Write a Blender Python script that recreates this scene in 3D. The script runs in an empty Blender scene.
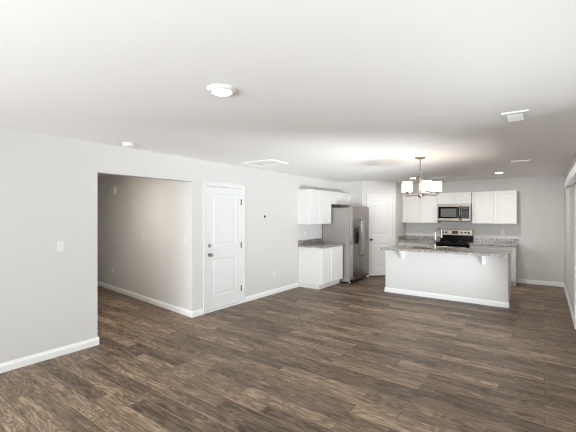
import bpy, bmesh, math, random
from mathutils import Vector, Matrix
random.seed(7)
PI = math.pi
S = bpy.context.scene
COL = S.collection

# ------------------------------------------------------------------ camera
cd = bpy.data.cameras.new('camera'); cam = bpy.data.objects.new('camera', cd); COL.objects.link(cam)
cam.location = (0, 0, 1.561)
cam.rotation_euler = (PI/2, 0, math.radians(36.2))
cd.sensor_width = 36; cd.lens = 350/576*36; cd.shift_y = -0.4/576; cd.clip_start = 0.05
S.camera = cam
# ------------------------------------------------------------------ world, daylight and added fill lamps
W = bpy.data.worlds.new('world'); S.world = W; W.use_nodes = True
bg = W.node_tree.nodes['Background']; bg.inputs[0].default_value = (0.90, 0.95, 1.0, 1); bg.inputs[1].default_value = 2.0
def area(name, loc, rot, sx, sy, power, col):
    l = bpy.data.lights.new(name, 'AREA'); l.shape = 'RECTANGLE'; l.size = sx; l.size_y = sy
    l.energy = power; l.color = col
    o = bpy.data.objects.new(name, l); COL.objects.link(o); o.location = loc; o.rotation_euler = rot
    return o
DAY = (0.885, 0.95, 1.0); FILL = (0.89, 0.95, 1.0)
area('daylight_fill_rear', (-2.9, -3.25, 1.35), (PI/2, 0, 0), 2.3, 1.5, 190, DAY)  # lamp standing in for daylight through an invented window
area('daylight_fill_rear', (-0.1, -3.25, 1.35), (PI/2, 0, 0), 2.3, 1.5, 165, DAY)  # second daylight lamp, outside the other added rear window
area('ceiling_fill_rear', (0.2, -3.9, .25), (PI/2+.75, 0, 0), 4.0, 0.8, 232, FILL)  # added lamp tilted up to brighten the near ceiling
area('daylight_fill_side', (1.85, 2.1, 1.35), (PI/2, 0, PI/2+.35), 2.2, 1.5, 14, DAY)  # added lamp as daylight through the invented side window
area('ceiling_fill_side', (2.6, 2.1, .2), (PI/2+.75, 0, PI/2), 2.4, .8, 42, FILL)  # added low lamp, lifts the ceiling through the side window
area('daylight_patio_door', (0.75, 5.2, 1.05), (PI/2, 0, PI/2), 1.8, 1.9, 12, DAY)
area('ceiling_fill_patio', (1.15, 4.75, .05), Vector((-.55, .38, .74)).to_track_quat('-Z', 'Y').to_euler(), 1.6, .8, 230, FILL)  # added upward lamp that lifts the kitchen ceiling
S.view_settings.view_transform = 'Standard'; S.view_settings.look = 'None'
S.view_settings.gamma = 1; S.view_settings.use_curve_mapping = False
S.view_settings.exposure = 0.62
S.cycles.filter_width = 1.2
S.cycles.max_bounces = 12; S.cycles.diffuse_bounces = 8; S.cycles.caustics_reflective = False
S.cycles.sample_clamp_indirect = 6

# ------------------------------------------------------------------ materials
def lin(c): return tuple(((v/255)/12.92 if v/255 <= .04045 else ((v/255+.055)/1.055)**2.4) for v in c)
def new(name):
    m = bpy.data.materials.new(name); m.use_nodes = True
    return m, m.node_tree.nodes, m.node_tree.links, m.node_tree.nodes['Principled BSDF']
def N(nodes, t, **kw):
    n = nodes.new(t)
    for k, v in kw.items(): setattr(n, k, v)
    return n
def simple(name, col, rough=.5, metal=0., bump=0., scale=200., var=0.02, spec=.5):
    """paint-like surface: a trace of procedural mottling and a fine bump"""
    m, n, l, p = new(name)
    p.inputs['Roughness'].default_value = rough; p.inputs['Metallic'].default_value = metal
    p.inputs['Specular IOR Level'].default_value = spec
    tc = N(n, 'ShaderNodeTexCoord'); no = N(n, 'ShaderNodeTexNoise'); no.inputs['Scale'].default_value = scale
    no.inputs['Detail'].default_value = 3
    l.new(tc.outputs['Object'], no.inputs['Vector'])
    r = N(n, 'ShaderNodeMixRGB'); c = lin(col)
    r.inputs[1].default_value = (*[max(0, v*(1-var)) for v in c], 1); r.inputs[2].default_value = (*[min(1, v*(1+var)) for v in c], 1)
    l.new(no.outputs['Fac'], r.inputs[0]); l.new(r.outputs[0], p.inputs['Base Color'])
    if bump:
        b = N(n, 'ShaderNodeBump'); b.inputs['Strength'].default_value = bump; b.inputs['Distance'].default_value = .002
        l.new(no.outputs['Fac'], b.inputs['Height']); l.new(b.outputs[0], p.inputs['Normal'])
    return m
def emit(name, col, strength):
    m, n, l, p = new(name)
    p.inputs['Base Color'].default_value = (*lin((240, 238, 232)), 1)
    p.inputs['Emission Color'].default_value = (*col, 1); p.inputs['Emission Strength'].default_value = strength
    return m
def brushed(name, col, rough, stretch):
    m, n, l, p = new(name)
    p.inputs['Metallic'].default_value = 1
    tc = N(n, 'ShaderNodeTexCoord'); mp = N(n, 'ShaderNodeMapping'); mp.inputs['Scale'].default_value = stretch
    no = N(n, 'ShaderNodeTexNoise'); no.inputs['Scale'].default_value = 30; no.inputs['Detail'].default_value = 4
    l.new(tc.outputs['Object'], mp.inputs[0]); l.new(mp.outputs[0], no.inputs['Vector'])
    c = lin(col); r = N(n, 'ShaderNodeMixRGB'); r.inputs[1].default_value = (*[v*.9 for v in c], 1); r.inputs[2].default_value = (*[min(1, v*1.08) for v in c], 1)
    l.new(no.outputs['Fac'], r.inputs[0]); l.new(r.outputs[0], p.inputs['Base Color'])
    mr = N(n, 'ShaderNodeMapRange'); mr.inputs['To Min'].default_value = rough-.06; mr.inputs['To Max'].default_value = rough+.06
    l.new(no.outputs['Fac'], mr.inputs['Value']); l.new(mr.outputs[0], p.inputs['Roughness'])
    return m
def granite():
    m, n, l, p = new('speckled_granite')
    tc = N(n, 'ShaderNodeTexCoord')
    a = N(n, 'ShaderNodeTexNoise'); a.inputs['Scale'].default_value = 38; a.inputs['Detail'].default_value = 5; a.inputs['Roughness'].default_value = .75
    v = N(n, 'ShaderNodeTexVoronoi'); v.inputs['Scale'].default_value = 85
    l.new(tc.outputs['Object'], a.inputs['Vector']); l.new(tc.outputs['Object'], v.inputs['Vector'])
    cr = N(n, 'ShaderNodeValToRGB'); e = cr.color_ramp.elements
    e[0].position = .34; e[0].color = (*lin((62, 58, 56)), 1); e[1].position = .66; e[1].color = (*lin((212, 207, 200)), 1)
    x = cr.color_ramp.elements.new(.46); x.color = (*lin((132, 127, 123)), 1)
    x = cr.color_ramp.elements.new(.55); x.color = (*lin((176, 170, 164)), 1)
    l.new(a.outputs['Fac'], cr.inputs[0])
    cr2 = N(n, 'ShaderNodeValToRGB'); e = cr2.color_ramp.elements
    e[0].position = .0; e[0].color = (.25, .24, .23, 1); e[1].position = .45; e[1].color = (1, 1, 1, 1)
    sp = N(n, 'ShaderNodeSeparateColor'); l.new(v.outputs['Color'], sp.inputs[0]); l.new(sp.outputs[0], cr2.inputs[0])
    mx = N(n, 'ShaderNodeMixRGB', blend_type='MULTIPLY'); mx.inputs[0].default_value = .8
    l.new(cr.outputs[0], mx.inputs[1]); l.new(cr2.outputs[0], mx.inputs[2]); l.new(mx.outputs[0], p.inputs['Base Color'])
    p.inputs['Roughness'].default_value = .18
    return m
def planks():
    m, n, l, p = new('vinyl_planks')
    tc = N(n, 'ShaderNodeTexCoord')
    br = N(n, 'ShaderNodeTexBrick'); br.offset = .37; br.offset_frequency = 2; br.squash = 1
    br.inputs['Color1'].default_value = (0, 0, 0, 1); br.inputs['Color2'].default_value = (1, 1, 1, 1); br.inputs['Mortar'].default_value = (.5, .5, .5, 1)
    br.inputs['Scale'].default_value = 1; br.inputs['Mortar Size'].default_value = .0026; br.inputs['Mortar Smooth'].default_value = .3
    br.inputs['Brick Width'].default_value = .914; br.inputs['Row Height'].default_value = .14; br.inputs['Bias'].default_value = 0
    l.new(tc.outputs['Object'], br.inputs['Vector'])
    rnd = N(n, 'ShaderNodeSeparateColor'); l.new(br.outputs['Color'], rnd.inputs[0])
    wv = N(n, 'ShaderNodeMath', operation='MULTIPLY'); wv.inputs[1].default_value = 37.; l.new(rnd.outputs[0], wv.inputs[0])
    def grain(sc, scale, detail, rough, dist):
        mp = N(n, 'ShaderNodeMapping'); mp.inputs['Scale'].default_value = sc; l.new(tc.outputs['Object'], mp.inputs[0])
        g = N(n, 'ShaderNodeTexNoise', noise_dimensions='4D'); g.inputs['Scale'].default_value = scale; g.inputs['Detail'].default_value = detail
        g.inputs['Roughness'].default_value = rough; g.inputs['Distortion'].default_value = dist
        l.new(mp.outputs[0], g.inputs['Vector']); l.new(wv.outputs[0], g.inputs['W']); return g
    g1 = grain((1.2, 6.5, 1.), 1.8, 8, .68, 1.3)      # broad cathedral figure
    g2 = grain((2.4, 70., 1.), 1.5, 4, .65, .3)       # fine fibres
    g3 = grain((1.1, 5.5, 1.), 1.0, 2, .5, .6)       # smooth field whose contour lines are the growth rings
    rg = N(n, 'ShaderNodeMath', operation='MULTIPLY'); rg.inputs[1].default_value = 120.; l.new(g3.outputs['Fac'], rg.inputs[0])
    rs = N(n, 'ShaderNodeMath', operation='SINE'); l.new(rg.outputs[0], rs.inputs[0])
    rm = N(n, 'ShaderNodeMapRange'); rm.inputs['From Min'].default_value = -1; rm.inputs['To Min'].default_value = -.045; rm.inputs['To Max'].default_value = .045
    l.new(rs.outputs[0], rm.inputs['Value'])
    mixg = N(n, 'ShaderNodeMixRGB'); mixg.inputs[0].default_value = .44
    l.new(g1.outputs['Fac'], mixg.inputs[1]); l.new(g2.outputs['Fac'], mixg.inputs[2])
    ad = N(n, 'ShaderNodeMath', operation='ADD'); l.new(mixg.outputs[0], ad.inputs[0]); l.new(rm.outputs[0], ad.inputs[1])
    tone = N(n, 'ShaderNodeMapRange'); tone.inputs['To Min'].default_value = -.08; tone.inputs['To Max'].default_value = .08
    l.new(rnd.outputs[0], tone.inputs['Value'])
    sm = N(n, 'ShaderNodeMath', operation='ADD'); l.new(ad.outputs[0], sm.inputs[0]); l.new(tone.outputs[0], sm.inputs[1])
    cr = N(n, 'ShaderNodeValToRGB'); e = cr.color_ramp.elements
    e[0].position = .30; e[0].color = (*lin(PL[0]), 1); e[1].position = .70; e[1].color = (*lin(PL[3]), 1)
    x = cr.color_ramp.elements.new(.43); x.color = (*lin(PL[1]), 1)
    x = cr.color_ramp.elements.new(.56); x.color = (*lin(PL[2]), 1)
    l.new(sm.outputs[0], cr.inputs[0])
    mo = N(n, 'ShaderNodeMixRGB'); mo.inputs[2].default_value = (*lin((48, 39, 33)), 1)
    gp = N(n, 'ShaderNodeMath', operation='MULTIPLY'); gp.inputs[1].default_value = .9
    l.new(br.outputs['Fac'], gp.inputs[0]); l.new(gp.outputs[0], mo.inputs[0])
    # sparse dark knots, drawn out along the grain
    km = N(n, 'ShaderNodeMapping'); km.inputs['Scale'].default_value = (2.6, 8.5, 1); l.new(tc.outputs['Object'], km.inputs[0])
    kv = N(n, 'ShaderNodeTexVoronoi'); kv.inputs['Scale'].default_value = 1.; kv.inputs['Randomness'].default_value = 1; l.new(km.outputs[0], kv.inputs['Vector'])
    kr = N(n, 'ShaderNodeMapRange'); kr.inputs['From Min'].default_value = .05; kr.inputs['From Max'].default_value = .17; kr.inputs['To Min'].default_value = .75; kr.inputs['To Max'].default_value = 0
    l.new(kv.outputs['Distance'], kr.inputs['Value'])
    kk = N(n, 'ShaderNodeMath', operation='MULTIPLY'); l.new(kr.outputs[0], kk.inputs[0]); l.new(g1.outputs['Fac'], kk.inputs[1])
    kn = N(n, 'ShaderNodeMixRGB'); kn.inputs[2].default_value = (*lin((58, 45, 36)), 1); l.new(kk.outputs[0], kn.inputs[0]); l.new(cr.outputs[0], kn.inputs[1])
    # bevel highlight painted as a pale line along one long edge of each plank
    sh = N(n, 'ShaderNodeVectorMath', operation='ADD'); sh.inputs[1].default_value = (0, -.0045, 0); l.new(tc.outputs['Object'], sh.inputs[0])
    b2 = N(n, 'ShaderNodeTexBrick'); b2.offset = .37; b2.offset_frequency = 2
    for k_, v_ in (('Scale', 1), ('Mortar Size', .0030), ('Mortar Smooth', .6), ('Brick Width', .914), ('Row Height', .14)): b2.inputs[k_].default_value = v_
    l.new(sh.outputs[0], b2.inputs['Vector'])
    wn = N(n, 'ShaderNodeMapRange'); wn.inputs['From Min'].default_value = .45; wn.inputs['From Max'].default_value = .62; wn.inputs['To Max'].default_value = 1.
    l.new(g3.outputs['Fac'], wn.inputs['Value'])
    wf = N(n, 'ShaderNodeMath', operation='MULTIPLY'); l.new(wn.outputs[0], wf.inputs[0]); l.new(b2.outputs['Fac'], wf.inputs[1])
    ed = N(n, 'ShaderNodeMixRGB'); ed.inputs[2].default_value = (*lin((190, 168, 144)), 1)
    l.new(wf.outputs[0], ed.inputs[0]); l.new(kn.outputs[0], ed.inputs[1])
    l.new(ed.outputs[0], mo.inputs[1]); l.new(mo.outputs[0], p.inputs['Base Color'])
    p.inputs['Roughness'].default_value = .42; p.inputs['Specular IOR Level'].default_value = .22
    b = N(n, 'ShaderNodeBump'); b.inputs['Strength'].default_value = .25; b.inputs['Distance'].default_value = .002
    iv = N(n, 'ShaderNodeMath', operation='SUBTRACT'); l.new(g2.outputs['Fac'], iv.inputs[0]); l.new(br.outputs['Fac'], iv.inputs[1])
    l.new(iv.outputs[0], b.inputs['Height']); l.new(b.outputs[0], p.inputs['Normal'])
    return m
def pane_mat():
    m, n, l, p = new('clear_glass')
    n.remove(p); out = n['Material Output']
    t = N(n, 'ShaderNodeBsdfTransparent'); g = N(n, 'ShaderNodeBsdfGlossy'); g.inputs['Roughness'].default_value = .02
    f = N(n, 'ShaderNodeFresnel'); f.inputs[0].default_value = 1.45; mx = N(n, 'ShaderNodeMixShader')
    l.new(f.outputs[0], mx.inputs[0]); l.new(t.outputs[0], mx.inputs[1]); l.new(g.outputs[0], mx.inputs[2]); l.new(mx.outputs[0], out.inputs[0])
    return m
PL = [(50, 41, 34), (91, 76, 63), (127, 108, 89), (178, 154, 127)]
M = dict(
    wall=simple('wall_paint', (209, 207, 204), .75, bump=.12, scale=260, var=.012),
    ceil=simple('ceiling_paint', (243, 241, 238), .85, bump=.3, scale=150, var=.015),
    doorp=simple('door_paint', (222, 222, 220), .4, bump=.03, scale=60, var=.008),
    trim=simple('trim_paint', (234, 234, 232), .38, bump=.03, scale=60, var=.008),
    cab=simple('cabinet_paint', (222, 221, 218), .36, bump=.02, scale=60, var=.008),
    gap=simple('gap_shade', (38, 33, 30), .8),  # dark colour standing for the shade in door gaps
    kick=simple('toe_kick_paint', (214, 212, 208), .5),
    plastic=simple('white_plastic', (222, 221, 218), .35, var=.006),
    slot=simple('socket_slot', (60, 58, 56), .5),
    nickel=brushed('satin_nickel', (142, 135, 125), .3, (1, 1, 1)),
    faucet=brushed('faucet_nickel', (178, 170, 159), .3, (1, 1, 1)),
    chrome=brushed('polished_steel', (172, 167, 160), .18, (1, 1, 1)),
    steel=brushed('stainless_steel', (160, 155, 149), .25, (14, 14, .3)),
    steelh=brushed('stainless_steel_wide_grain', (128, 120, 109), .36, (.3, 14, 14)),
    fridge_side=simple('grey_appliance_enamel', (160, 154, 149), .42, metal=.35, bump=.05, scale=300),
    blackglass=simple('black_glass', (14, 14, 15), .12, var=.1, spec=.05),
    blackplastic=simple('black_plastic', (34, 33, 33), .4),
    screen=simple('oven_screen', (98, 96, 94), .4, var=.1, scale=700, spec=.2),
    display=simple('display_glass', (34, 20, 17), .15, spec=.2),
    granite=granite(), floor=planks(), pane=pane_mat(),
    shade=emit('frosted_shade_lit', (1.0, .73, .46), 2.2),
    led=emit('led_lens_lit', (1.0, .95, .88), 9.),
    can=emit('recessed_lens_lit', (1.0, .88, .72), 14.),
    thermo=simple('thermostat_glass', (30, 30, 32), .15),
    vane=simple('blind_vane', (232, 231, 228), .6),
)

# ------------------------------------------------------------------ mesh helpers
def rootloc(o):
    while o.parent: o = o.parent
    return o.location.copy()
class MB:
    def __init__(s): s.bm = bmesh.new()
    def box(s, x0, x1, y0, y1, z0, z1, bev=0, seg=2):
        return s.obox((x0, y0, z0), (1, 0, 0), (0, 1, 0), (0, 0, 1), x1-x0, y1-y0, z1-z0, bev, seg)
    def obox(s, o, u, v, n, du, dv, dn, bev=0, seg=2):
        t = bmesh.new(); o, u, v, n = Vector(o), Vector(u), Vector(v), Vector(n)
        P = [t.verts.new(o+u*du*i+v*dv*j+n*dn*k) for k in (0, 1) for j in (0, 1) for i in (0, 1)]
        for f in ((0, 2, 3, 1), (4, 5, 7, 6), (0, 1, 5, 4), (2, 6, 7, 3), (0, 4, 6, 2), (1, 3, 7, 5)): t.faces.new([P[i] for i in f])
        bmesh.ops.recalc_face_normals(t, faces=t.faces)
        if bev: bmesh.ops.bevel(t, geom=t.edges[:], offset=bev, segments=seg, affect='EDGES', profile=.5)
        s.add(t); return s
    def add(s, t):
        me = bpy.data.meshes.new('tmp'); t.to_mesh(me); t.free(); s.bm.from_mesh(me); bpy.data.meshes.remove(me)
    def prism(s, poly, z0, z1):
        t = bmesh.new()
        a = [t.verts.new((x, y, z0)) for x, y in poly]; b = [t.verts.new((x, y, z1)) for x, y in poly]
        t.faces.new(a); t.faces.new(b); k = len(poly)
        for i in range(k): t.faces.new((a[i], a[(i+1) % k], b[(i+1) % k], b[i]))
        bmesh.ops.recalc_face_normals(t, faces=t.faces); s.add(t); return s
    def profile(s, p0, p1, nrm, prof):
        """extrude a (out, up) profile from p0 to p1; nrm points out of the wall"""
        t = bmesh.new(); p0, p1, nrm = Vector(p0), Vector(p1), Vector(nrm)
        a = [t.verts.new(p0+nrm*q[0]+Vector((0, 0, q[1]))) for q in prof]; b = [t.verts.new(p1+nrm*q[0]+Vector((0, 0, q[1]))) for q in prof]
        t.faces.new(a); t.faces.new(b); k = len(prof)
        for i in range(k): t.faces.new((a[i], a[(i+1) % k], b[(i+1) % k], b[i]))
        bmesh.ops.recalc_face_normals(t, faces=t.faces); s.add(t); return s
    def lathe(s, c, prof, axis=(0, 0, 1), seg=28):
        """revolve (radius, height) about axis through c"""
        t = bmesh.new(); q = Vector((0, 0, 1)).rotation_difference(Vector(axis)).to_matrix(); c = Vector(c); rings = []
        for r, h in prof:
            if r < 1e-6: rings.append([t.verts.new(c+q@Vector((0, 0, h)))])
            else: rings.append([t.verts.new(c+q@Vector((r*math.cos(2*PI*i/seg), r*math.sin(2*PI*i/seg), h))) for i in range(seg)])
        for A, B in zip(rings, rings[1:]):
            for i in range(seg):
                j = (i+1) % seg
                if len(A) == 1 and len(B) == 1: break
                if len(A) == 1: t.faces.new((A[0], B[i], B[j]))
                elif len(B) == 1: t.faces.new((A[i], A[j], B[0]))
                else: t.faces.new((A[i], A[j], B[j], B[i]))
        for R in (rings[0], rings[-1]):
            if len(R) > 1: t.faces.new(R)
        bmesh.ops.recalc_face_normals(t, faces=t.faces)
        for f in t.faces: f.smooth = True
        s.add(t); return s
    def tube(s, pts, r, seg=12):
        t = bmesh.new(); pts = [Vector(p) for p in pts]; rings = []; rr = r if isinstance(r, list) else [r]*len(pts)
        up = None
        for i, p in enumerate(pts):
            d = (pts[min(i+1, len(pts)-1)]-pts[max(i-1, 0)]).normalized()
            if up is None: up = d.orthogonal().normalized()
            up = (up-d*up.dot(d)).normalized(); w = d.cross(up)
            rings.append([t.verts.new(p+(up*math.cos(2*PI*k/seg)+w*math.sin(2*PI*k/seg))*rr[i]) for k in range(seg)])
        for A, B in zip(rings, rings[1:]):
            for k in range(seg): t.faces.new((A[k], A[(k+1) % seg], B[(k+1) % seg], B[k]))
        t.faces.new(rings[0]); t.faces.new(rings[-1]); bmesh.ops.recalc_face_normals(t, faces=t.faces)
        for f in t.faces: f.smooth = len(f.verts) == 4
        s.add(t); return s
    def rings(s, o, u, v, n, rects, back=None):
        """nested rectangles (u0,u1,v0,v1,depth along n) skinned one inside the next, capped inside"""
        t = bmesh.new(); o, u, v, n = Vector(o), Vector(u), Vector(v), Vector(n); L = []
        for a, b, c, d, h in rects: L.append([t.verts.new(o+u*x+v*y+n*h) for x, y in ((a, c), (b, c), (b, d), (a, d))])
        for A, B in zip(L, L[1:]):
            for k in range(4): t.faces.new((A[k], A[(k+1) % 4], B[(k+1) % 4], B[k]))
        t.faces.new(L[-1])
        bmesh.ops.recalc_face_normals(t, faces=t.faces)
        t.faces.ensure_lookup_table()
        if t.faces[-1].normal.dot(n) < 0: bmesh.ops.reverse_faces(t, faces=t.faces)
        s.add(t); return s
    def paneled(s, o, u, v, n, w, h, t, panels, steps):
        """a slab w x h x t with framed panels sunk or raised by steps (inset, depth)"""
        o, u, v, n = Vector(o), Vector(u), Vector(v), Vector(n)
        s.obox(o, u, v, n, w, h, t-.012)                    # core
        f = o+n*(t-.012)
        a, b = panels[0][0], panels[0][1]
        s.obox(f, u, v, n, a, h, .012); s.obox(f+u*b, u, v, n, w-b, h, .012)
        ys = [0]
        for p in panels: ys += [p[2], p[3]]
        ys.append(h)
        for k in range(0, len(ys), 2): s.obox(f+u*a+v*ys[k], u, v, n, b-a, ys[k+1]-ys[k], .012)
        for p in panels:
            s.rings(o+n*t, u, v, n, [(p[0]+i, p[1]-i, p[2]+i, p[3]-i, d) for i, d in steps])
        return s
    def build(s, name, mat, parent=None, at=None, smooth=False):
        me = bpy.data.meshes.new(name)
        off = rootloc(parent) if parent else Vector(at if at else (0, 0, 0))
        bmesh.ops.translate(s.bm, verts=s.bm.verts[:], vec=-off)
        s.bm.to_mesh(me); s.bm.free(); me.materials.append(mat)
        o = bpy.data.objects.new(name, me); COL.objects.link(o)
        if parent: o.parent = parent
        else: o.location = off
        return o
def tag(o, label=None, cat=None, group=None, kind=None):
    if label: o['label'] = label
    if cat: o['category'] = cat
    if group: o['group'] = group
    if kind: o['kind'] = kind
    return o
def thing(name, loc, label, cat, group=None, kind=None):
    o = bpy.data.objects.new(name, None); COL.objects.link(o); o.location = loc; o.empty_display_size = .1
    return tag(o, label, cat, group, kind)
def kids(o): return [c for c in bpy.data.objects if c.parent is o]
def copy_tree(o, parent=None):
    ch = kids(o); c = o.copy(); COL.objects.link(c); c.parent = parent
    for x in ch: copy_tree(x, c)
    return c
X, Y, Z = Vector((1, 0, 0)), Vector((0, 1, 0)), Vector((0, 0, 1))

# ------------------------------------------------------------------ dimensions of the place
H = 2.44
XL, XR, YB = -4.357, 0.356, 9.74            # left wall, kitchen right wall, back wall
XR2, YREAR, YJOG = 1.6, -3.0, 3.7           # wider living end behind the camera
O0, O1, OZ = 2.054, 3.467, 2.085            # hall opening
D0, D1, DZ = 3.750, 4.542, 2.035            # entry door slab
YP = 8.28                                   # pantry front wall
PX0, PX1, PY1 = -3.73, -3.09, 8.92          # diagonal pantry wall from (PX0,YP) to (PX1,PY1)
HX = -9.0; HY = O1+(XL-HX)*.0945            # hall wall's far end

# ------------------------------------------------------------------ setting
def struct(o, label, cat): return tag(o, label, cat, kind='structure')
struct(MB().prism([(HX-.2, 1.9), (HX-.2, 4.1), (XL-.5, 4.1), (XL-.5, YB+.15), (XR+.15, YB+.15), (XR+.15, YJOG), (XR2+.15, YJOG), (XR2+.15, YREAR-.15), (XL-.5, YREAR-.15), (XL-.5, 1.9)], -.05, 0).build('floor', M['floor']),
       'brown wood look plank floor running through room, hall and kitchen', 'floor')
struct(MB().prism([(HX-.2, 1.9), (HX-.2, 4.1), (XL-.5, 4.1), (XL-.5, YB+.15), (XR+.15, YB+.15), (XR+.15, YJOG), (XR2+.15, YJOG), (XR2+.15, YREAR-.15), (XL-.5, YREAR-.15), (XL-.5, 1.9)], H, H+.08).build('ceiling', M['ceil']),
       'flat pale ceiling over the whole open room', 'ceiling')
T = .115
w = MB()
w.box(XL-T, XL, YREAR, O0, 0, H)
w.box(XL-T, XL, O0, O1, OZ, H)
w.prism([(XL, O1), (XL, D0-.02), (XL-T, D0-.02), (XL-T, O1+T*.0945)], 0, H)
w.box(XL-T, XL, D0-.02, D1+.02, DZ+.02, H)
w.box(XL-T, XL, D1+.02, YB, 0, H)
struct(w.build('wall_left', M['wall']), 'long left wall with the hall opening and the white entry door', 'wall')
struct(MB().prism([(XL-T, O1+T*.0945), (HX, HY), (HX, HY+.1), (XL-T, O1+T*.0945+.1)], 0, H).build('wall_hall', M['wall']), 'hall wall seen through the wide opening at left', 'wall')
struct(MB().box(HX, XL-T, O0-.1, O0, 0, H).build('wall_hall_near', M['wall']), 'near hall wall hidden behind the left wall', 'wall')
struct(MB().box(HX-.1, HX, O0-.1, HY+.1, 0, H).build('wall_hall_end', M['wall']), 'end wall of the hall', 'wall')
struct(MB().box(XL-T, XR+.12, YB, YB+.12, 0, H).build('wall_back', M['wall']), 'kitchen back wall behind range and upper cabinets', 'wall')
# pantry: front stub, diagonal with door hole, side return
dv = Vector((PX1-PX0, PY1-YP, 0)); DL = dv.length; du = dv.normalized(); dn = Vector((du.y, -du.x, 0))   # dn faces the room
pd0, pd1 = .185, .825; PDZ = 2.035            # pantry slab along the diagonal
w = MB()
w.box(XL, PX0, YP, YP+.1, 0, H)
P0 = Vector((PX0, YP, 0))
w.obox(P0-dn*.1, du, Z, dn, pd0-.015, H, .1)
w.obox(P0-dn*.1+du*(pd1+.015), du, Z, dn, DL-pd1-.015, H, .1)
w.obox(P0-dn*.1+du*(pd0-.015)+Z*(PDZ+.015), du, Z, dn, pd1-pd0+.03, H-PDZ-.015, .1)
w.box(PX1-.1, PX1, PY1, YB, 0, H)
struct(w.build('wall_pantry', M['wall']), 'angled corner pantry wall beside the fridge', 'wall')
w = MB()
SD0, SD1, SDZ = 4.25, 6.20, 2.03
w.box(XR, XR+.12, YJOG, SD0, 0, H); w.box(XR, XR+.12, SD1, YB, 0, H); w.box(XR, XR+.12, SD0, SD1, SDZ, H)
w.box(XR, XR2, YJOG-.12, YJOG, 0, H)
struct(w.build('wall_right', M['wall']), 'right wall past the kitchen with the patio door', 'wall')
w = MB()
w.box(XR2, XR2+.12, YREAR, .9, 0, H); w.box(XR2, XR2+.12, 3.3, YJOG, 0, H); w.box(XR2, XR2+.12, .9, 3.3, 0, .6); w.box(XR2, XR2+.12, .9, 3.3, 2.1, H)
struct(w.build('wall_side', M['wall']), 'unseen side wall of the living end with an added window', 'wall')
w = MB()
for a, b in ((XL-T, -4.05), (-1.75, -1.25), (1.05, XR2+.12)): w.box(a, b, YREAR-.12, YREAR, 0, H)
for a, b in ((-4.05, -1.75), (-1.25, 1.05)): w.box(a, b, YREAR-.12, YREAR, 0, .6); w.box(a, b, YREAR-.12, YREAR, 2.1, H)
struct(w.build('wall_rear', M['wall']), 'unseen rear wall behind the viewer with two added windows', 'wall')

BP = [(0, 0), (.015, 0), (.015, .062), (.011, .070), (.008, .078), (.005, .090), (0, .092)]
b = MB()
b.profile((XL, YREAR, 0), (XL, O0+.015, 0), X, BP); b.profile((XL, O0, 0), (XL-T, O0, 0), Y, BP)
b.profile((XL, O1-.014, 0), (XL, D0-.078, 0), X, BP); b.profile((XL, D1+.078, 0), (XL, 6.338, 0), X, BP)
struct(b.build('baseboard_left', M['trim']), 'white baseboard along the left wall', 'baseboard')
hn = Vector((-.0945, -1, 0)).normalized()
struct(MB().profile((XL+.012, O1-.001, 0), (HX, HY, 0), hn, BP).build('baseboard_hall', M['trim']), 'white baseboard along the hall wall', 'baseboard')
struct(MB().profile((-.50, YB, 0), (XR, YB, 0), -Y, BP).build('baseboard_back', M['trim']), 'white baseboard right of the kitchen cabinets', 'baseboard')
struct(MB().profile((XR, SD1+.08, 0), (XR, YB-.015, 0), -X, BP).build('baseboard_right', M['trim']), 'white baseboard along the right wall', 'baseboard')
b = MB(); b.profile(P0, P0+du*(pd0-.075), dn, BP); b.profile(P0+du*(pd1+.075), P0+du*DL, dn, BP)
struct(b.build('baseboard_pantry', M['trim']), 'short white baseboards either side of the pantry door', 'baseboard')

# invented windows out of frame, added to bring daylight in
def window(name, o, u, n, wd, z0, z1, label):
    t = thing(name, Vector(o)+Z*z0, label, 'window', kind='structure')
    o = Vector(o); f = MB(); h = z1-z0
    for a, bb, c, d in ((0, wd, 0, .06), (0, wd, h-.06, h), (0, .06, .06, h-.06), (wd-.06, wd, .06, h-.06), (wd/2-.03, wd/2+.03, .06, h-.06)):
        f.obox(o+u*a+Z*(z0+c)-n*.08, u, Z, n, bb-a, d-c, .06)
    f.build('window_frame', M['trim'], t)
    MB().obox(o+u*.06+Z*(z0+.06)-n*.055, u, Z, n, wd-.12, h-.12, .006).build('pane', M['pane'], t)
    return t
window('added_window_1', (-4.05, YREAR, 0), X, Y, 2.3, .6, 2.1, 'added left rear window behind the viewer')
window('added_window_2', (-1.25, YREAR, 0), X, Y, 2.3, .6, 2.1, 'added right rear window behind the viewer')
window('added_window_3', (XR2, .9, 0), Y, -X, 2.4, .6, 2.1, 'added side window right of the viewer')

# patio door in the right wall, its casing just in view
t = thing('door_3', (XR, SD0, 0), 'white framed sliding patio door at the right edge', 'door', kind='structure')
f = MB()
for a, bb in ((SD0-.07, SD0), (SD1, SD1+.07)): f.box(XR-.018, XR, a, bb, 0, SDZ+.07, .003)
f.box(XR-.018, XR, SD0, SD1, SDZ, SDZ+.07, .003)
f.build('casing', M['trim'], t)
f = MB(); mid = (SD0+SD1)/2
for a, bb, xx in ((SD0, mid+.04, .03), (mid-.04, SD1, .07)):
    for c, d, e, g in ((a, bb, .0, .1), (a, bb, SDZ-.08, SDZ), (a, a+.07, .1, SDZ-.08), (bb-.07, bb, .1, SDZ-.08)): f.box(XR+xx, XR+xx+.022, c, d, e, g)
f.build('sash', M['trim'], t)
f = MB(); f.box(XR+.045, XR+.05, SD0+.07, mid-.03, .1, SDZ-.08); f.box(XR+.085, XR+.09, mid+.03, SD1-.07, .1, SDZ-.08)
f.build('pane', M['pane'], t)
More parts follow.
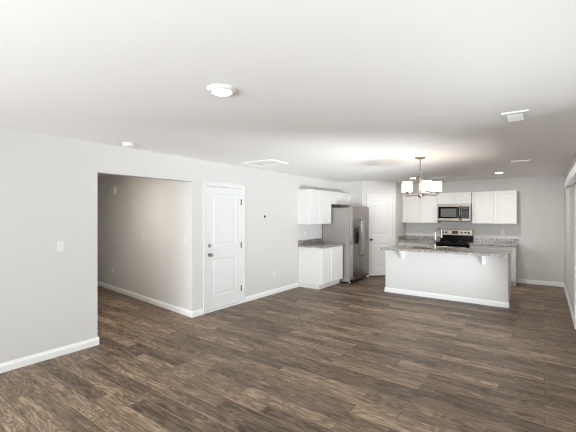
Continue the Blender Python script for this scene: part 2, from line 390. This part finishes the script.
# vertical blind pulled open on its headrail
t = thing('vertical_blind', (XR-.07, SD1, SDZ+.0), 'white vertical blind with boxed valance over the patio door', 'blind')
f = MB(); f.box(XR-.125, XR-.113, 4.12, 6.42, 1.945, 2.045, .003); f.box(XR-.113, XR-.019, 6.408, 6.42, 1.945, 2.045); f.box(XR-.113, XR-.019, 4.12, 4.132, 1.945, 2.045)
f.build('valance', M['trim'], t)
MB().box(XR-.09, XR-.045, 4.16, 6.39, 1.985, 2.03, .004).build('headrail', M['plastic'], t)
for k in range(14):
    MB().obox((XR-.106, 4.16+.012*k, .03), (.97, .22, 0), Z, (-.22, .97, 0), .085, 1.95, .002).build('vane', M['vane'], t)

# ------------------------------------------------------------------ doors
STEP = [(0, 0), (.010, -.009), (.022, -.009), (.050, -.002)]
def casing(mb, o, u, n, a, bb, top, wd=.068):
    """door casing with a stepped face round an opening a..bb up to top"""
    o = Vector(o)
    for x0, x1, z0, z1 in ((a-wd, a, 0, top+wd), (bb, bb+wd, 0, top+wd), (a, bb, top, top+wd)):
        mb.obox(o+u*x0+Z*z0, u, Z, n, x1-x0, z1-z0, .012, .002)
    mb.obox(o+u*(a-wd)+n*.012, u, Z, n, .022, top+wd, .006, .002); mb.obox(o+u*(bb+wd-.022)+n*.012, u, Z, n, .022, top+wd, .006, .002)
    mb.obox(o+u*(a-wd+.022)+Z*(top+wd-.022)+n*.012, u, Z, n, bb-a+2*wd-.044, .022, .006, .002)
def knob(mb, c, n, r=.027):
    mb.lathe(c, [(0, 0), (.031, 0), (.031, .006), (.024, .012), (.011, .015), (.010, .034), (r*.75, .040), (r, .050), (r*.95, .060), (r*.6, .067), (0, .069)], n)
t = thing('door_1', (XL, (D0+D1)/2, 0), 'white two panel entry door with nickel knob and deadbolt', 'door', kind='structure')
f = MB(); casing(f, (XL, 0, 0), Y, X, D0-.008, D1+.008, DZ+.008); f.build('casing', M['doorp'], t)
f = MB()
for a, bb in ((D0-.02, D0-.004), (D1+.004, D1+.02)): f.box(XL-T, XL, a, bb, 0, DZ+.02)
f.box(XL-T, XL, D0-.004, D1+.004, DZ+.004, DZ+.02); f.build('jamb', M['trim'], t)
dw = D1-D0
MB().paneled((XL-.047, D0, .035), Y, Z, X, dw, DZ-.035, .042, [(.125, dw-.125, .21, .815), (.125, dw-.125, 1.035, 1.885)], STEP).build('slab', M['doorp'], t)
MB().box(XL-T, XL+.012, D0, D1, 0, .026, .003).build('threshold', M['trim'], t)
MB().box(XL-T, XL-.052, D0-.004, D1+.004, .026, DZ+.004).build('gap_shade_backing', M['gap'], t)  # dark block behind the slab, put in for the shade in the gap
f = MB(); knob(f, (XL-.005, D0+.062, .925), X); f.build('knob', M['nickel'], t)
f = MB(); f.lathe((XL-.005, D0+.062, 1.075), [(0, 0), (.030, 0), (.030, .008), (.024, .014), (0, .016)], X)
f.obox((XL+.009, D0+.057, 1.055), Y, Z, X, .010, .040, .016, .002); f.build('deadbolt', M['nickel'], t)
for z in (.27, 1.04, 1.80):
    f = MB(); f.lathe((XL+.004, D1+.004, z-.05), [(0, 0), (.008, 0), (.008, .1), (0, .1)], seg=10); f.obox((XL-.004, D1-.012, z-.05), Y, Z, X, .03, .1, .003); f.build('hinge', M['nickel'], t)

t = thing('door_2', P0+du*(pd0+pd1)/2, 'white two panel pantry door with dark round knob', 'door', kind='structure')
f = MB(); casing(f, P0, du, dn, pd0-.006, pd1+.006, PDZ+.006, .060); f.build('casing', M['doorp'], t)
f = MB()
for a, bb in ((pd0-.015, pd0-.004), (pd1+.004, pd1+.015)): f.obox(P0+du*a-dn*.1, du, Z, dn, bb-a, PDZ+.015, .1)
f.obox(P0+du*(pd0-.004)-dn*.1+Z*(PDZ+.003), du, Z, dn, pd1-pd0+.008, .012, .1); f.build('jamb', M['trim'], t)
pw = pd1-pd0
MB().paneled(P0+du*pd0-dn*.042+Z*.03, du, Z, dn, pw, PDZ-.03, .038, [(.105, pw-.105, .21, .815), (.105, pw-.105, 1.035, 1.885)], STEP).build('slab', M['doorp'], t)
f = MB(); knob(f, P0+du*(pd0+.055)-dn*.004+Z*.95, dn); f.build('knob', M['blackplastic'], t)
MB().obox(P0+du*(pd0-.004)-dn*.1, du, Z, dn, pw+.008, .028, .06).build('door_gap_shade', M['gap'], t)  # dark strip put in for the shadow under the door

# ------------------------------------------------------------------ cabinets
SH = [(0, 0), (.002, -.008)]
def shaker(mb, o, u, n, w_, h_):
    mb.paneled(o, u, Z, n, w_, h_, .02, [(.058, w_-.058, .058, h_-.058)], SH)
def fronts(t, o, u, n, wd, z0, z1, k, name='door'):
    g = .004; ww = (wd-g*(k+1))/k; o = Vector(o)
    for i in range(k):
        f = MB(); shaker(f, o+u*(g+i*(ww+g))+Z*(z0+g), u, n, ww, z1-z0-2*g); f.build(name, M['cab'], t)
def wall_cab(o, u, n, wd, dp, z0, z1, k, label, group):
    """o: wall corner at floor level; u along the wall, n out of it"""
    o = Vector(o); t = thing('wall_cabinet', o+u*wd/2+n*dp/2+Z*z0, label, 'cabinet', group)
    MB().obox(o+Z*z0, u, Z, n, wd, z1-z0, dp-.021, .002).build('body', M['cab'], t)
    fronts(t, o+n*(dp-.0205), u, n, wd, z0, z1, k); return t
def base_cab(o, u, n, wd, dp, k, label, group, drawers=0):
    o = Vector(o)+n*.003; dp = dp-.003; t = thing('base_cabinet', o+u*wd/2+n*dp/2, label, 'cabinet', group)
    MB().obox(o+Z*.105, u, Z, n, wd, .77, dp-.021, .002).build('body', M['cab'], t)
    MB().obox(o, u, Z, n, wd, .105, dp-.085).build('toe_kick', M['kick'], t)
    if drawers:
        fronts(t, o+n*(dp-.0205), u, n, wd, .72, .87, drawers, 'drawer'); fronts(t, o+n*(dp-.0205), u, n, wd, .11, .72, k)
    else: fronts(t, o+n*(dp-.0205), u, n, wd, .11, .872, k)
    return t
GU, GB = 'white upper cabinets', 'white base cabinets'
wall_cab((XL, 6.345, 0), Y, X, .914, .31, 1.372, 2.134, 2, 'white two door upper cabinet on left wall, above short granite counter', GU)
wall_cab((XL, 7.262, 0), Y, X, 1.014, .31, 1.83, 2.134, 2, 'short white upper cabinet above the stainless fridge', GU)
base_cab((XL, 6.345, 0), Y, X, .914, .61, 2, 'white base cabinet against left wall, beside the fridge', GB)
BX0, BX1, BX2, BX3 = PX1, -2.18, -1.418, -.500
wall_cab((BX0+.004, YB, 0), X, -Y, BX1-BX0-.008, .31, 1.372, 2.134, 2, 'white upper cabinet left of microwave, next to pantry wall', GU)
wall_cab((BX1, YB, 0), X, -Y, BX2-BX1, .31, 1.848, 2.134, 2, 'short white upper cabinet directly above the microwave', GU)
wall_cab((BX2+.004, YB, 0), X, -Y, BX3-BX2-.004, .31, 1.372, 2.134, 2, 'white two door upper cabinet right of the microwave', GU)
base_cab((BX0+.004, YB, 0), X, -Y, BX1-BX0-.010, .61, 2, 'white base cabinet left of range, behind the island', GB, 1)
base_cab((BX2+.006, YB, 0), X, -Y, BX3-BX2-.006, .61, 2, 'white base cabinet right of range, at end of the back run', GB, 2)

GC = 'granite worktops'
t = thing('countertop', (XL+.3, 6.8, .876), 'short grey granite counter on base cabinet beside the fridge', 'countertop', GC)
MB().box(XL, XL+.637, 6.320, 7.275, .876, .914, .004).build('slab', M['granite'], t)
MB().box(XL, XL+.02, 6.320, 7.275, .914, 1.016, .002).build('backsplash', M['granite'], t)
t = thing('countertop', (-2.63, YB-.3, .876), 'grey granite back counter left of the range, ending at pantry wall', 'countertop', GC)
MB().box(BX0, BX1-.004, YB-.637, YB, .876, .914, .004).build('slab', M['granite'], t)
MB().box(BX0, BX1-.004, YB-.02, YB, .914, 1.016, .002).build('backsplash', M['granite'], t)
MB().box(BX0, BX0+.02, YB-.637, YB-.02, .914, 1.016, .002).build('side_splash', M['granite'], t)
t = thing('countertop', (-.95, YB-.3, .876), 'grey granite back counter right of the range', 'countertop', GC)
MB().box(BX2+.004, BX3+.025, YB-.637, YB, .876, .914, .004).build('slab', M['granite'], t)
MB().box(BX2+.004, BX3+.025, YB-.02, YB, .914, 1.016, .002).build('backsplash', M['granite'], t)

# ------------------------------------------------------------------ island
IX0, IX1, IY0, IYK, IY1 = -2.628, -.490, 6.978, 7.002, 7.70
t = thing('kitchen_island', ((IX0+IX1)/2, 7.3, 0), 'white kitchen island base with plain painted panel facing the room', 'island')
MB().box(IX0, IX1, IY0, IYK, 0, .876).build('knee_wall', M['wall'], t)
f = MB(); f.box(IX0+.01, IX1-.01, IYK, IY1-.02, .105, .36); f.box(IX0+.01, IX1-.01, IYK, IY1-.08, 0, .105)
f.box(IX0+.01, -2.26, IYK, IY1-.02, .36, .876); f.box(-1.26, IX1-.01, IYK, IY1-.02, .36, .876)
f.box(-2.26, -1.26, IY1-.045, IY1-.02, .36, .876); f.box(-2.26, -1.26, IYK, IYK+.012, .36, .876)
f.build('cabinet_box', M['cab'], t)
for x0, ww, k in ((IX0+.01, .61, 1), (IX0+.62, .90, 2), (IX0+1.52, .61, 1)): fronts(t, (x0+ww, IY1-.0205, 0), -X, Y, ww, .11, .872, k)
b = MB(); b.profile((IX0-.015, IY0, 0), (IX1+.015, IY0, 0), -Y, BP); b.profile((IX1, IY0-.015, 0), (IX1, IYK, 0), X, BP); b.profile((IX0, IY0-.015, 0), (IX0, IYK, 0), -X, BP)
b.build('baseboard', M['trim'], t)
for cx in (-2.283, -.850):
    f = MB(); f.box(cx-.030, cx+.030, IY0-.016, IY0, .70, .876, .002)
    pr = [(.016, .876), (.125, .876), (.125, .845), (.112, .832), (.085, .818), (.060, .79), (.047, .755), (.038, .715), (.016, .71)]
    tt = bmesh.new(); A = [tt.verts.new((cx-.022, IY0-q, z)) for q, z in pr]; B = [tt.verts.new((cx+.022, IY0-q, z)) for q, z in pr]
    tt.faces.new(A); tt.faces.new(B)
    for i in range(len(pr)): tt.faces.new((A[i], A[(i+1) % len(pr)], B[(i+1) % len(pr)], B[i]))
    bmesh.ops.recalc_face_normals(tt, faces=tt.faces); f.add(tt); f.build('corbel', M['trim'], t)
# counter with a cut-out for the sink
SX0, SX1, SY0, SY1 = -2.16, -1.38, 7.03, 7.44
CX0, CX1, CY0, CY1 = -2.655, -.482, 6.755, 7.745
f = MB()
for a in ((CX0, SX0, CY0, CY1), (SX1, CX1, CY0, CY1), (SX0, SX1, CY0, SY0), (SX0, SX1, SY1, CY1)): f.box(*a, .876, .914)
tag(f.build('countertop', M['granite'], at=((CX0+CX1)/2, 7.25, .876)), 'long speckled grey granite top on the kitchen island', 'countertop', GC)
# sink
t = thing('sink', ((SX0+SX1)/2, (SY0+SY1)/2, .68), 'stainless double bowl sink set into the island granite', 'sink')
smid = (SX0+SX1)/2
for a, bb in ((SX0-.006, smid-.012), (smid+.012, SX1+.006)):
    f = MB(); y0, y1 = SY0-.006, SY1+.006; zb = .69
    f.box(a, bb, y0, y1, zb, zb+.004)
    f.box(a, a+.004, y0, y1, zb, .8755); f.box(bb-.004, bb, y0, y1, zb, .8755); f.box(a, bb, y0, y0+.004, zb, .8755); f.box(a, bb, y1-.004, y1, zb, .8755)
    bowl = f.build('bowl', M['steelh'], t)
    MB().lathe(((a+bb)/2, (y0+y1)/2, zb+.004), [(0, 0), (.042, 0), (.045, .003), (.03, .003), (.02, .001), (0, .001)]).build('drain', M['chrome'], bowl)
MB().box(smid-.012, smid+.012, SY0-.006, SY1+.006, .80, .872, .003).build('divider', M['steelh'], t)
# faucet
FX, FY = -1.640, 6.885
t = thing('faucet', (FX, FY, .914), 'tall gooseneck steel faucet standing on the island counter', 'faucet')
MB().lathe((FX, FY, .914), [(0, 0), (.030, 0), (.030, .006), (.024, .014), (.020, .03), (.0185, .11), (.016, .125), (0, .125)]).build('base', M['faucet'], t)
dx, dy = .42, .907; R_ = .088
pts = [(FX, FY, 1.03), (FX, FY, 1.15), (FX, FY, 1.235)]
for k in range(1, 15):
    a = PI-PI*k/14*1.02; pts.append((FX+dx*(R_+R_*math.cos(a)), FY+dy*(R_+R_*math.cos(a)), 1.235+R_*math.sin(a)))
MB().tube(pts, .0155).build('spout', M['faucet'], t)
e = pts[-1]
MB().lathe((e[0], e[1], e[2]-.085), [(0, 0), (.013, 0), (.017, .01), (.0165, .07), (.013, .087), (0, .087)]).build('spray_head', M['faucet'], t)
MB().tube([(FX-.018, FY, .985), (FX-.045, FY, .992), (FX-.10, FY-.005, 1.02)], [.010, .008, .006]).build('handle', M['faucet'], t)

# ------------------------------------------------------------------ refrigerator
FY0, FY1, FX0, FXD, FXF = 7.325, 8.222, XL+.03, -3.605, -3.520
t = thing('refrigerator', (-3.95, (FY0+FY1)/2, 0), 'stainless side by side fridge with dark water dispenser', 'refrigerator')
MB().box(FX0, FXD-.008, FY0+.006, FY1-.006, .025, 1.745, .006).build('body', M['fridge_side'], t)
MB().box(FX0+.05, FXD+.02, FY0+.02, FY1-.02, .025, .085, .004).build('base_grille', M['blackplastic'], t)
for y in (FY0+.06, FY1-.06):
    MB().lathe((FXD-.03, y, 0), [(0, 0), (.024, 0), (.024, .012), (.012, .016), (.012, .03), (0, .03)], seg=16).build('foot', M['plastic'], t)
ysm = 7.757
def fdoor(y0, y1, cut=None):
    f = MB()
    if not cut: f.box(FXD, FXF, y0, y1, .09, 1.765, .010, 3)
    else:
        a, bb, c, d = cut
        f.box(FXD, FXF-.05, y0, y1, .09, 1.765, .006)
        f.box(FXF-.052, FXF, y0, a, .09, 1.765); f.box(FXF-.052, FXF, bb, y1, .09, 1.765)
        f.box(FXF-.052, FXF, a, bb, .09, c); f.box(FXF-.052, FXF, a, bb, d, 1.765)
    return f.build('door', M['steel'], t)
def fhandle(y, par):
    f = MB(); x = FXF+.048
    f.tube([(FXF-.002, y, .60), (x-.01, y, .605), (x, y, .63), (x, y, .80), (x+.004, y, 1.0), (x, y, 1.25), (x, y, 1.44), (x-.01, y, 1.465), (FXF-.002, y, 1.47)], .0095)
    f.build('handle', M['chrome'], par)
cut = (7.405, 7.625, .905, 1.285)
fd = fdoor(FY0, ysm-.003, cut); fhandle(ysm-.055, fd)
f = MB(); a, bb, c, d = cut
f.box(FXF-.05, FXF-.046, a, bb, c, d); f.box(FXF-.046, FXF+.004, a, bb, d-.11, d, .003)
f.box(FXF-.046, FXF+.004, a, a+.016, c, d-.11); f.box(FXF-.046, FXF+.004, bb-.016, bb, c, d-.11); f.box(FXF-.046, FXF+.010, a, bb, c, c+.025, .003)
f.box(FXF-.046, FXF-.015, (a+bb)/2-.03, (a+bb)/2+.03, c+.14, d-.11, .004)
f.build('dispenser', M['blackplastic'], fd)
fr = fdoor(ysm+.003, FY1); fhandle(ysm+.055, fr)
for y in (FY0+.05, FY1-.05):
    MB().box(FXD-.05, FXF-.02, y-.035, y+.022, 1.745, 1.785, .008).build('hinge_cover', M['fridge_side'], t)

# ------------------------------------------------------------------ microwave
t = thing('microwave', ((BX1+BX2)/2, YB-.2, 1.418), 'stainless over the range microwave with black window', 'microwave')
mx0, mx1, my, mz0, mz1 = BX1+.003, BX2-.003, YB-.40, 1.418, 1.846
MB().box(mx0, mx1, my+.03, YB, mz0, mz1, .003).build('body', M['steelh'], t)
MB().box(mx0, mx1, my+.006, my+.03, mz1-.062, mz1, .003).build('vent_panel', M['steelh'], t)
sx = mx1-.20
d_ = MB()
z0, z1 = mz0+.018, mz1-.066
d_.box(mx0, sx, my, my+.03, z0, z0+.055, .002); d_.box(mx0, mx0+.028, my, my+.03, z0+.055, z1, .002); d_.box(mx0, sx, my+.012, my+.03, z0+.05, z1)
md = d_.build('door', M['steelh'], t)
wn = MB().box(mx0+.028, sx-.004, my+.001, my+.012, z0+.056, z1-.002, .002).build('window', M['blackglass'], md)
MB().box(mx0+.085, sx-.115, my-.001, my+.001, z0+.095, z1-.045).build('mesh_screen', M['screen'], wn)
f = MB(); hx = sx-.028
f.tube([(hx, my+.002, z0+.02), (hx, my-.035, z0+.022), (hx, my-.043, (z0+z1)/2), (hx, my-.035, z1-.005), (hx, my+.002, z1+.008)], .013); f.build('handle', M['chrome'], md)
cp = MB().box(sx+.004, mx1-.03, my+.002, my+.03, z0+.056, z1-.002, .002).build('control_panel', M['blackglass'], t)
f = MB()
for r in range(5):
    for c in range(3): f.box(sx+.03+.04*c, sx+.056+.04*c, my+.0005, my+.002, z0+.07+.034*r, z0+.09+.034*r)
f.build('keypad', M['blackplastic'], cp)
MB().box(sx+.03, mx1-.05, my+.0005, my+.002, z1-.055, z1-.022).build('display', M['display'], cp)
f = MB(); f.box(sx+.004, mx1, my, my+.03, z0, z0+.054, .002); f.box(mx1-.029, mx1, my, my+.03, z0+.054, z1, .002); f.build('control_trim', M['steelh'], t)
MB().box(mx0+.01, mx1-.01, my+.012, my+.06, mz0, mz0+.017).build('vent_grille', M['blackplastic'], t)

# ------------------------------------------------------------------ range
t = thing('range', ((BX1+BX2)/2, YB-.33, 0), 'stainless electric range with black glass cooktop and five knobs', 'range')
rx0, rx1, ry = BX1+.003, BX2-.003, YB-.655
MB().box(rx0, rx1, ry, YB-.02, .06, .895, .003).build('body', M['blackplastic'], t)
for xx in (rx0+.05, rx1-.05):
    for yy in (ry+.06, YB-.1): MB().lathe((xx, yy, 0), [(0, 0), (.02, 0), (.02, .06), (0, .06)], seg=12).build('foot', M['blackplastic'], t)
ct = MB().box(rx0-.001, rx1+.001, ry-.02, YB-.075, .895, .916, .004).build('cooktop', M['blackglass'], t)
for xx, yy, r in ((rx0+.2, ry+.15, .10), (rx1-.2, ry+.15, .085), (rx0+.2, ry+.42, .08), (rx1-.2, ry+.42, .095)):
    MB().lathe((xx, yy, .916), [(r-.004, 0), (r-.004, .0008), (r, .0008), (r, 0)]).build('burner_ring', M['screen'], ct)
MB().box(rx0, rx1, YB-.085, YB-.002, .895, 1.065, .004).build('lower_backguard', M['blackglass'], t)
bgd = MB().box(rx0, rx1, YB-.10, YB-.002, 1.065, 1.205, .006).build('control_panel', M['steelh'], t)
for xx in (rx0+.075, rx0+.155, rx1-.245, rx1-.165, rx1-.085):
    MB().lathe((xx, YB-.10, 1.135), [(0, 0), (.024, 0), (.024, .006), (.021, .022), (.016, .025), (0, .025)], -Y, 20).build('knob', M['blackplastic'], bgd)
MB().box(rx0+.285, rx0+.435, YB-.103, YB-.1, 1.095, 1.175, .001).build('display', M['display'], bgd)
od = MB().box(rx0, rx1, ry-.035, ry-.001, .25, .885, .006).build('oven_door', M['blackglass'], t)
MB().box(rx0+.11, rx1-.11, ry-.037, ry-.035, .38, .70).build('window', M['screen'], od)
f = MB(); f.tube([(rx0+.05, ry-.034, .815), (rx0+.055, ry-.08, .815), (rx0+.09, ry-.088, .815), (rx1-.09, ry-.088, .815), (rx1-.055, ry-.08, .815), (rx1-.05, ry-.034, .815)], .013); f.build('handle', M['chrome'], od)
MB().box(rx0, rx1, ry-.030, ry-.001, .07, .24, .005).build('drawer', M['steelh'], t)

# ------------------------------------------------------------------ chandelier
CX, CY = -1.515, 5.455
t = thing('chandelier', (CX, CY, H), 'nickel chandelier with five lit white cylinder shades over the dining area', 'chandelier')
MB().lathe((CX, CY, H), [(0, 0), (.075, 0), (.075, -.010), (.06, -.020), (.020, -.028), (0, -.028)]).build('canopy', M['nickel'], t)
MB().tube([(CX, CY, H-.02), (CX, CY, 2.12)], .006).build('rod', M['nickel'], t)
MB().lathe((CX, CY, 1.90), [(0, .30), (.010, .30), (.013, .25), (.016, .22), (.011, .20), (.011, .05), (.016, .02), (.028, .0), (.034, -.025), (.028, -.05), (.012, -.062), (.010, -.075), (0, -.08)]).build('column', M['nickel'], t)
cr = Vector((.807, .5906, 0)); cf = Vector((.5906, -.807, 0)); RR = .235
for th in (160, 232, 304, 16, 88):
    d = cr*math.cos(math.radians(th))+cf*math.sin(math.radians(th)); c = Vector((CX, CY, 0))
    ar = [c+d*r+Z*z for r, z in ((.02, 1.873), (.07, 1.872), (.13, 1.872), (.19, 1.866), (.235, 1.868), (.262, 1.880), (.262, 1.897), (.245, 1.905), (RR, 1.906))]
    am = MB().tube(ar, .0075, 10).build('arm', M['nickel'], t)
    p = c+d*RR
    MB().lathe(p+Z*1.900, [(0, 0), (.016, 0), (.03, .008), (.036, .012), (.036, .016), (.018, .018), (.018, .05), (0, .05)]).build('socket_cup', M['nickel'], am)
    MB().lathe(p+Z*1.918, [(.066, 0), (.069, .002), (.069, .146), (.066, .148), (.064, .146), (.064, .006), (.02, .004), (.02, 0)], seg=32).build('shade', M['shade'], t)

# ------------------------------------------------------------------ ceiling fittings
def lamp(x, y, z, d, power, col):
    l = bpy.data.lights.new('fitting_lamp', 'AREA'); l.shape = 'DISK'; l.size = d; l.energy = power; l.color = col
    o = bpy.data.objects.new('fitting_lamp', l); COL.objects.link(o); o.location = (x, y, z); return o
t = thing('ceiling_light', (-1.81, 1.69, H), 'lit round flush disc light on the ceiling nearest the viewer', 'ceiling light')
MB().lathe((-1.81, 1.69, H), [(0, 0), (.098, 0), (.098, -.006), (.088, -.020), (.070, -.024), (.070, -.018), (0, -.018)], seg=40).build('trim_ring', M['plastic'], t)
MB().lathe((-1.81, 1.69, H-.018), [(0, 0), (.069, 0), (.066, -.008), (.04, -.014), (0, -.016)], seg=40).build('lens', M['led'], t)
for (x, y), lb in (((-2.475, 8.33), 'small lit recessed light in the kitchen ceiling, behind the chandelier'), ((-.745, 8.30), 'small lit recessed light in the kitchen ceiling, above the right end of the counter')):
    t = thing('recessed_light', (x, y, H), lb, 'ceiling light', 'recessed kitchen lights')
    MB().lathe((x, y, H), [(0, 0), (.092, 0), (.092, -.004), (.07, -.010), (.066, -.006), (0, -.006)], seg=32).build('trim_ring', M['plastic'], t)
    MB().lathe((x, y, H-.006), [(0, 0), (.065, 0), (.06, -.006), (0, -.008)], seg=32).build('lens', M['can'], t)
    lamp(x, y, H-.02, .12, 10, (1, .95, .90))
t = thing('smoke_detector', (-4.08, 2.29, H), 'round white smoke detector on the ceiling above the hall opening', 'smoke detector')
c = (-4.08, 2.29, H)
MB().lathe(c, [(0, 0), (.070, 0), (.070, -.012), (.064, -.014), (.066, -.018), (.062, -.034), (.045, -.042), (0, -.044)], seg=32).build('housing', M['plastic'], t)
MB().lathe((c[0]+.03, c[1]-.02, H-.042), [(0, 0), (.010, 0), (.010, -.004), (0, -.004)], seg=12).build('button', M['kick'], t)
t = thing('ceiling_hatch', (-3.74, 4.47, H), 'square white framed return panel in the ceiling near the entry door', 'vent')
f = MB(); hx0, hx1, hy0, hy1 = -4.05, -3.43, 4.235, 4.70
for a in ((hx0, hx1, hy0, hy0+.022), (hx0, hx1, hy1-.022, hy1), (hx0, hx0+.022, hy0+.022, hy1-.022), (hx1-.022, hx1, hy0+.022, hy1-.022)): f.box(*a, H-.018, H, .003)
f.build('frame', M['trim'], t)
MB().box(hx0+.022, hx1-.022, hy0+.022, hy1-.022, H-.010, H).build('panel', M['ceil'], t)
def register(x, y, wx, wy, label):
    t = thing('ceiling_vent', (x, y, H), label, 'vent', 'white ceiling air registers')
    f = MB(); x0, x1, y0, y1 = x-wx/2, x+wx/2, y-wy/2, y+wy/2; b_ = .040
    for a in ((x0, x1, y0, y0+b_), (x0, x1, y1-b_, y1), (x0, x0+b_, y0+b_, y1-b_), (x1-b_, x1, y0+b_, y1-b_)): f.box(*a, H-.012, H, .002)
    f.build('frame', M['trim'], t)
    MB().box(x0+b_, x1-b_, y0+b_, y1-b_, H-.0015, H).build('damper', M['screen'], t)
    if wx <= wy:
        n_ = 9
        for k in range(n_):
            yy = y0+b_+(wy-2*b_)*(k+.5)/n_
            MB().obox((x0+b_, yy-.009, H-.013), X, (0, .8, -.6), (0, .6, .8), wx-2*b_, .016, .0015).build('louver', M['cab'], t)
    else:
        n_ = 6
        for k in range(n_):
            xx = x0+b_+(wx-2*b_)*(k+.5)/n_
            MB().obox((xx-.009, y0+b_, H-.013), Y, (.8, 0, .6), (-.6, 0, .8), wy-2*b_, .019, .0015).build('louver', M['trim'], t)
    return t
register(-.203, 3.67, .195, .32, 'white louvered ceiling vent nearest the viewer, at upper right')
register(-.30, 6.76, .26, .16, 'white ceiling vent above the right end of the island')
register(-1.92, 8.45, .30, .15, 'white ceiling vent in the kitchen, just right of the chandelier')

# ------------------------------------------------------------------ wall fittings
def plate(name, c, n, label, cat, kind_, group=None):
    """switch or socket plate centred at c, n out of the wall"""
    c, n = Vector(c), Vector(n).normalized(); u = Z.cross(n)
    t = thing(name, c, label, cat, group); w_, h_ = .072, .117
    MB().obox(c-u*w_/2-Z*h_/2, u, Z, n, w_, h_, .006, .002).build('cover_plate', M['plastic'], t)
    if kind_ == 'switch':
        MB().obox(c-u*.017-Z*.033+n*.006, u, Z, n, .034, .066, .003, .001).build('rocker', M['plastic'], t)
    else:
        for dz in (-.02, .02):
            s_ = MB().obox(c-u*.017+Z*(dz-.015)+n*.006, u, Z, n, .034, .030, .002, .001).build('socket', M['plastic'], t)
            f = MB()
            for q in (-.007, .005): f.obox(c+u*q+Z*(dz-.004)+n*.008, u, Z, n, .002, .009, .0004)
            f.build('slots', M['slot'], s_)
    return t
plate('light_switch', (XL, 1.655, 1.22), X, 'white light switch on the left wall, left of the hall opening', 'switch', 'switch')
plate('power_outlet', (XL, 5.47, .40), X, 'white power outlet low on left wall between entry door and cabinets', 'outlet', 'outlet')
plate('power_outlet', (XL, 6.62, 1.14), X, 'white power outlet above the short counter beside the fridge', 'outlet', 'outlet')
plate('power_outlet', (-.80, YB, 1.165), -Y, 'white power outlet above back counter right of the range', 'outlet', 'outlet')
def hall(x): return Vector((x, O1+(XL-x)*.0945, 0))
plate('light_switch', hall(-4.53)+Z*1.18, hn, 'white light switch on hall wall, nearest the corner', 'switch', 'switch')
plate('light_switch', hall(-5.95)+Z*1.17, hn, 'white light switch in middle of the hall wall', 'switch', 'switch')
plate('power_outlet', hall(-7.30)+Z*.42, hn, 'white power outlet low on the far hall wall', 'outlet', 'outlet')
t = thing('door_chime', hall(-7.2)+Z*2.08, 'small white box chime high on the hall wall', 'chime')
c = hall(-7.2)+Z*2.08; u = Z.cross(hn)
MB().obox(c-u*.10-Z*.075, u, Z, hn, .20, .15, .05, .006).build('housing', M['plastic'], t)
f = MB()
for k in range(5): f.obox(c-u*.07-Z*(.05-.022*k)+hn*.05, u, Z, hn, .14, .006, .001)
f.build('grille', M['kick'], t)
t = thing('thermostat', (XL, 5.15, 1.54), 'small white thermostat with dark screen on left wall, right of entry door', 'thermostat')
MB().box(XL, XL+.020, 5.085, 5.215, 1.50, 1.585, .004).build('housing', M['plastic'], t)
MB().box(XL+.020, XL+.022, 5.140, 5.195, 1.522, 1.565, .001).build('screen', M['thermo'], t)
# hall lamp, out of view behind the header
lamp(-5.6, 2.35, H-.10, .24, 15, (1, .95, .88))
t = thing('hall_light', (-5.6, 2.35, H), 'round flush lamp on the hall ceiling', 'ceiling light')
MB().lathe((-5.6, 2.35, H), [(0, 0), (.13, 0), (.13, -.02), (0, -.02)]).build('trim_ring', M['plastic'], t)
MB().lathe((-5.6, 2.35, H-.02), [(0, 0), (.12, 0), (.10, -.04), (.05, -.06), (0, -.065)]).build('lens', M['shade'], t)
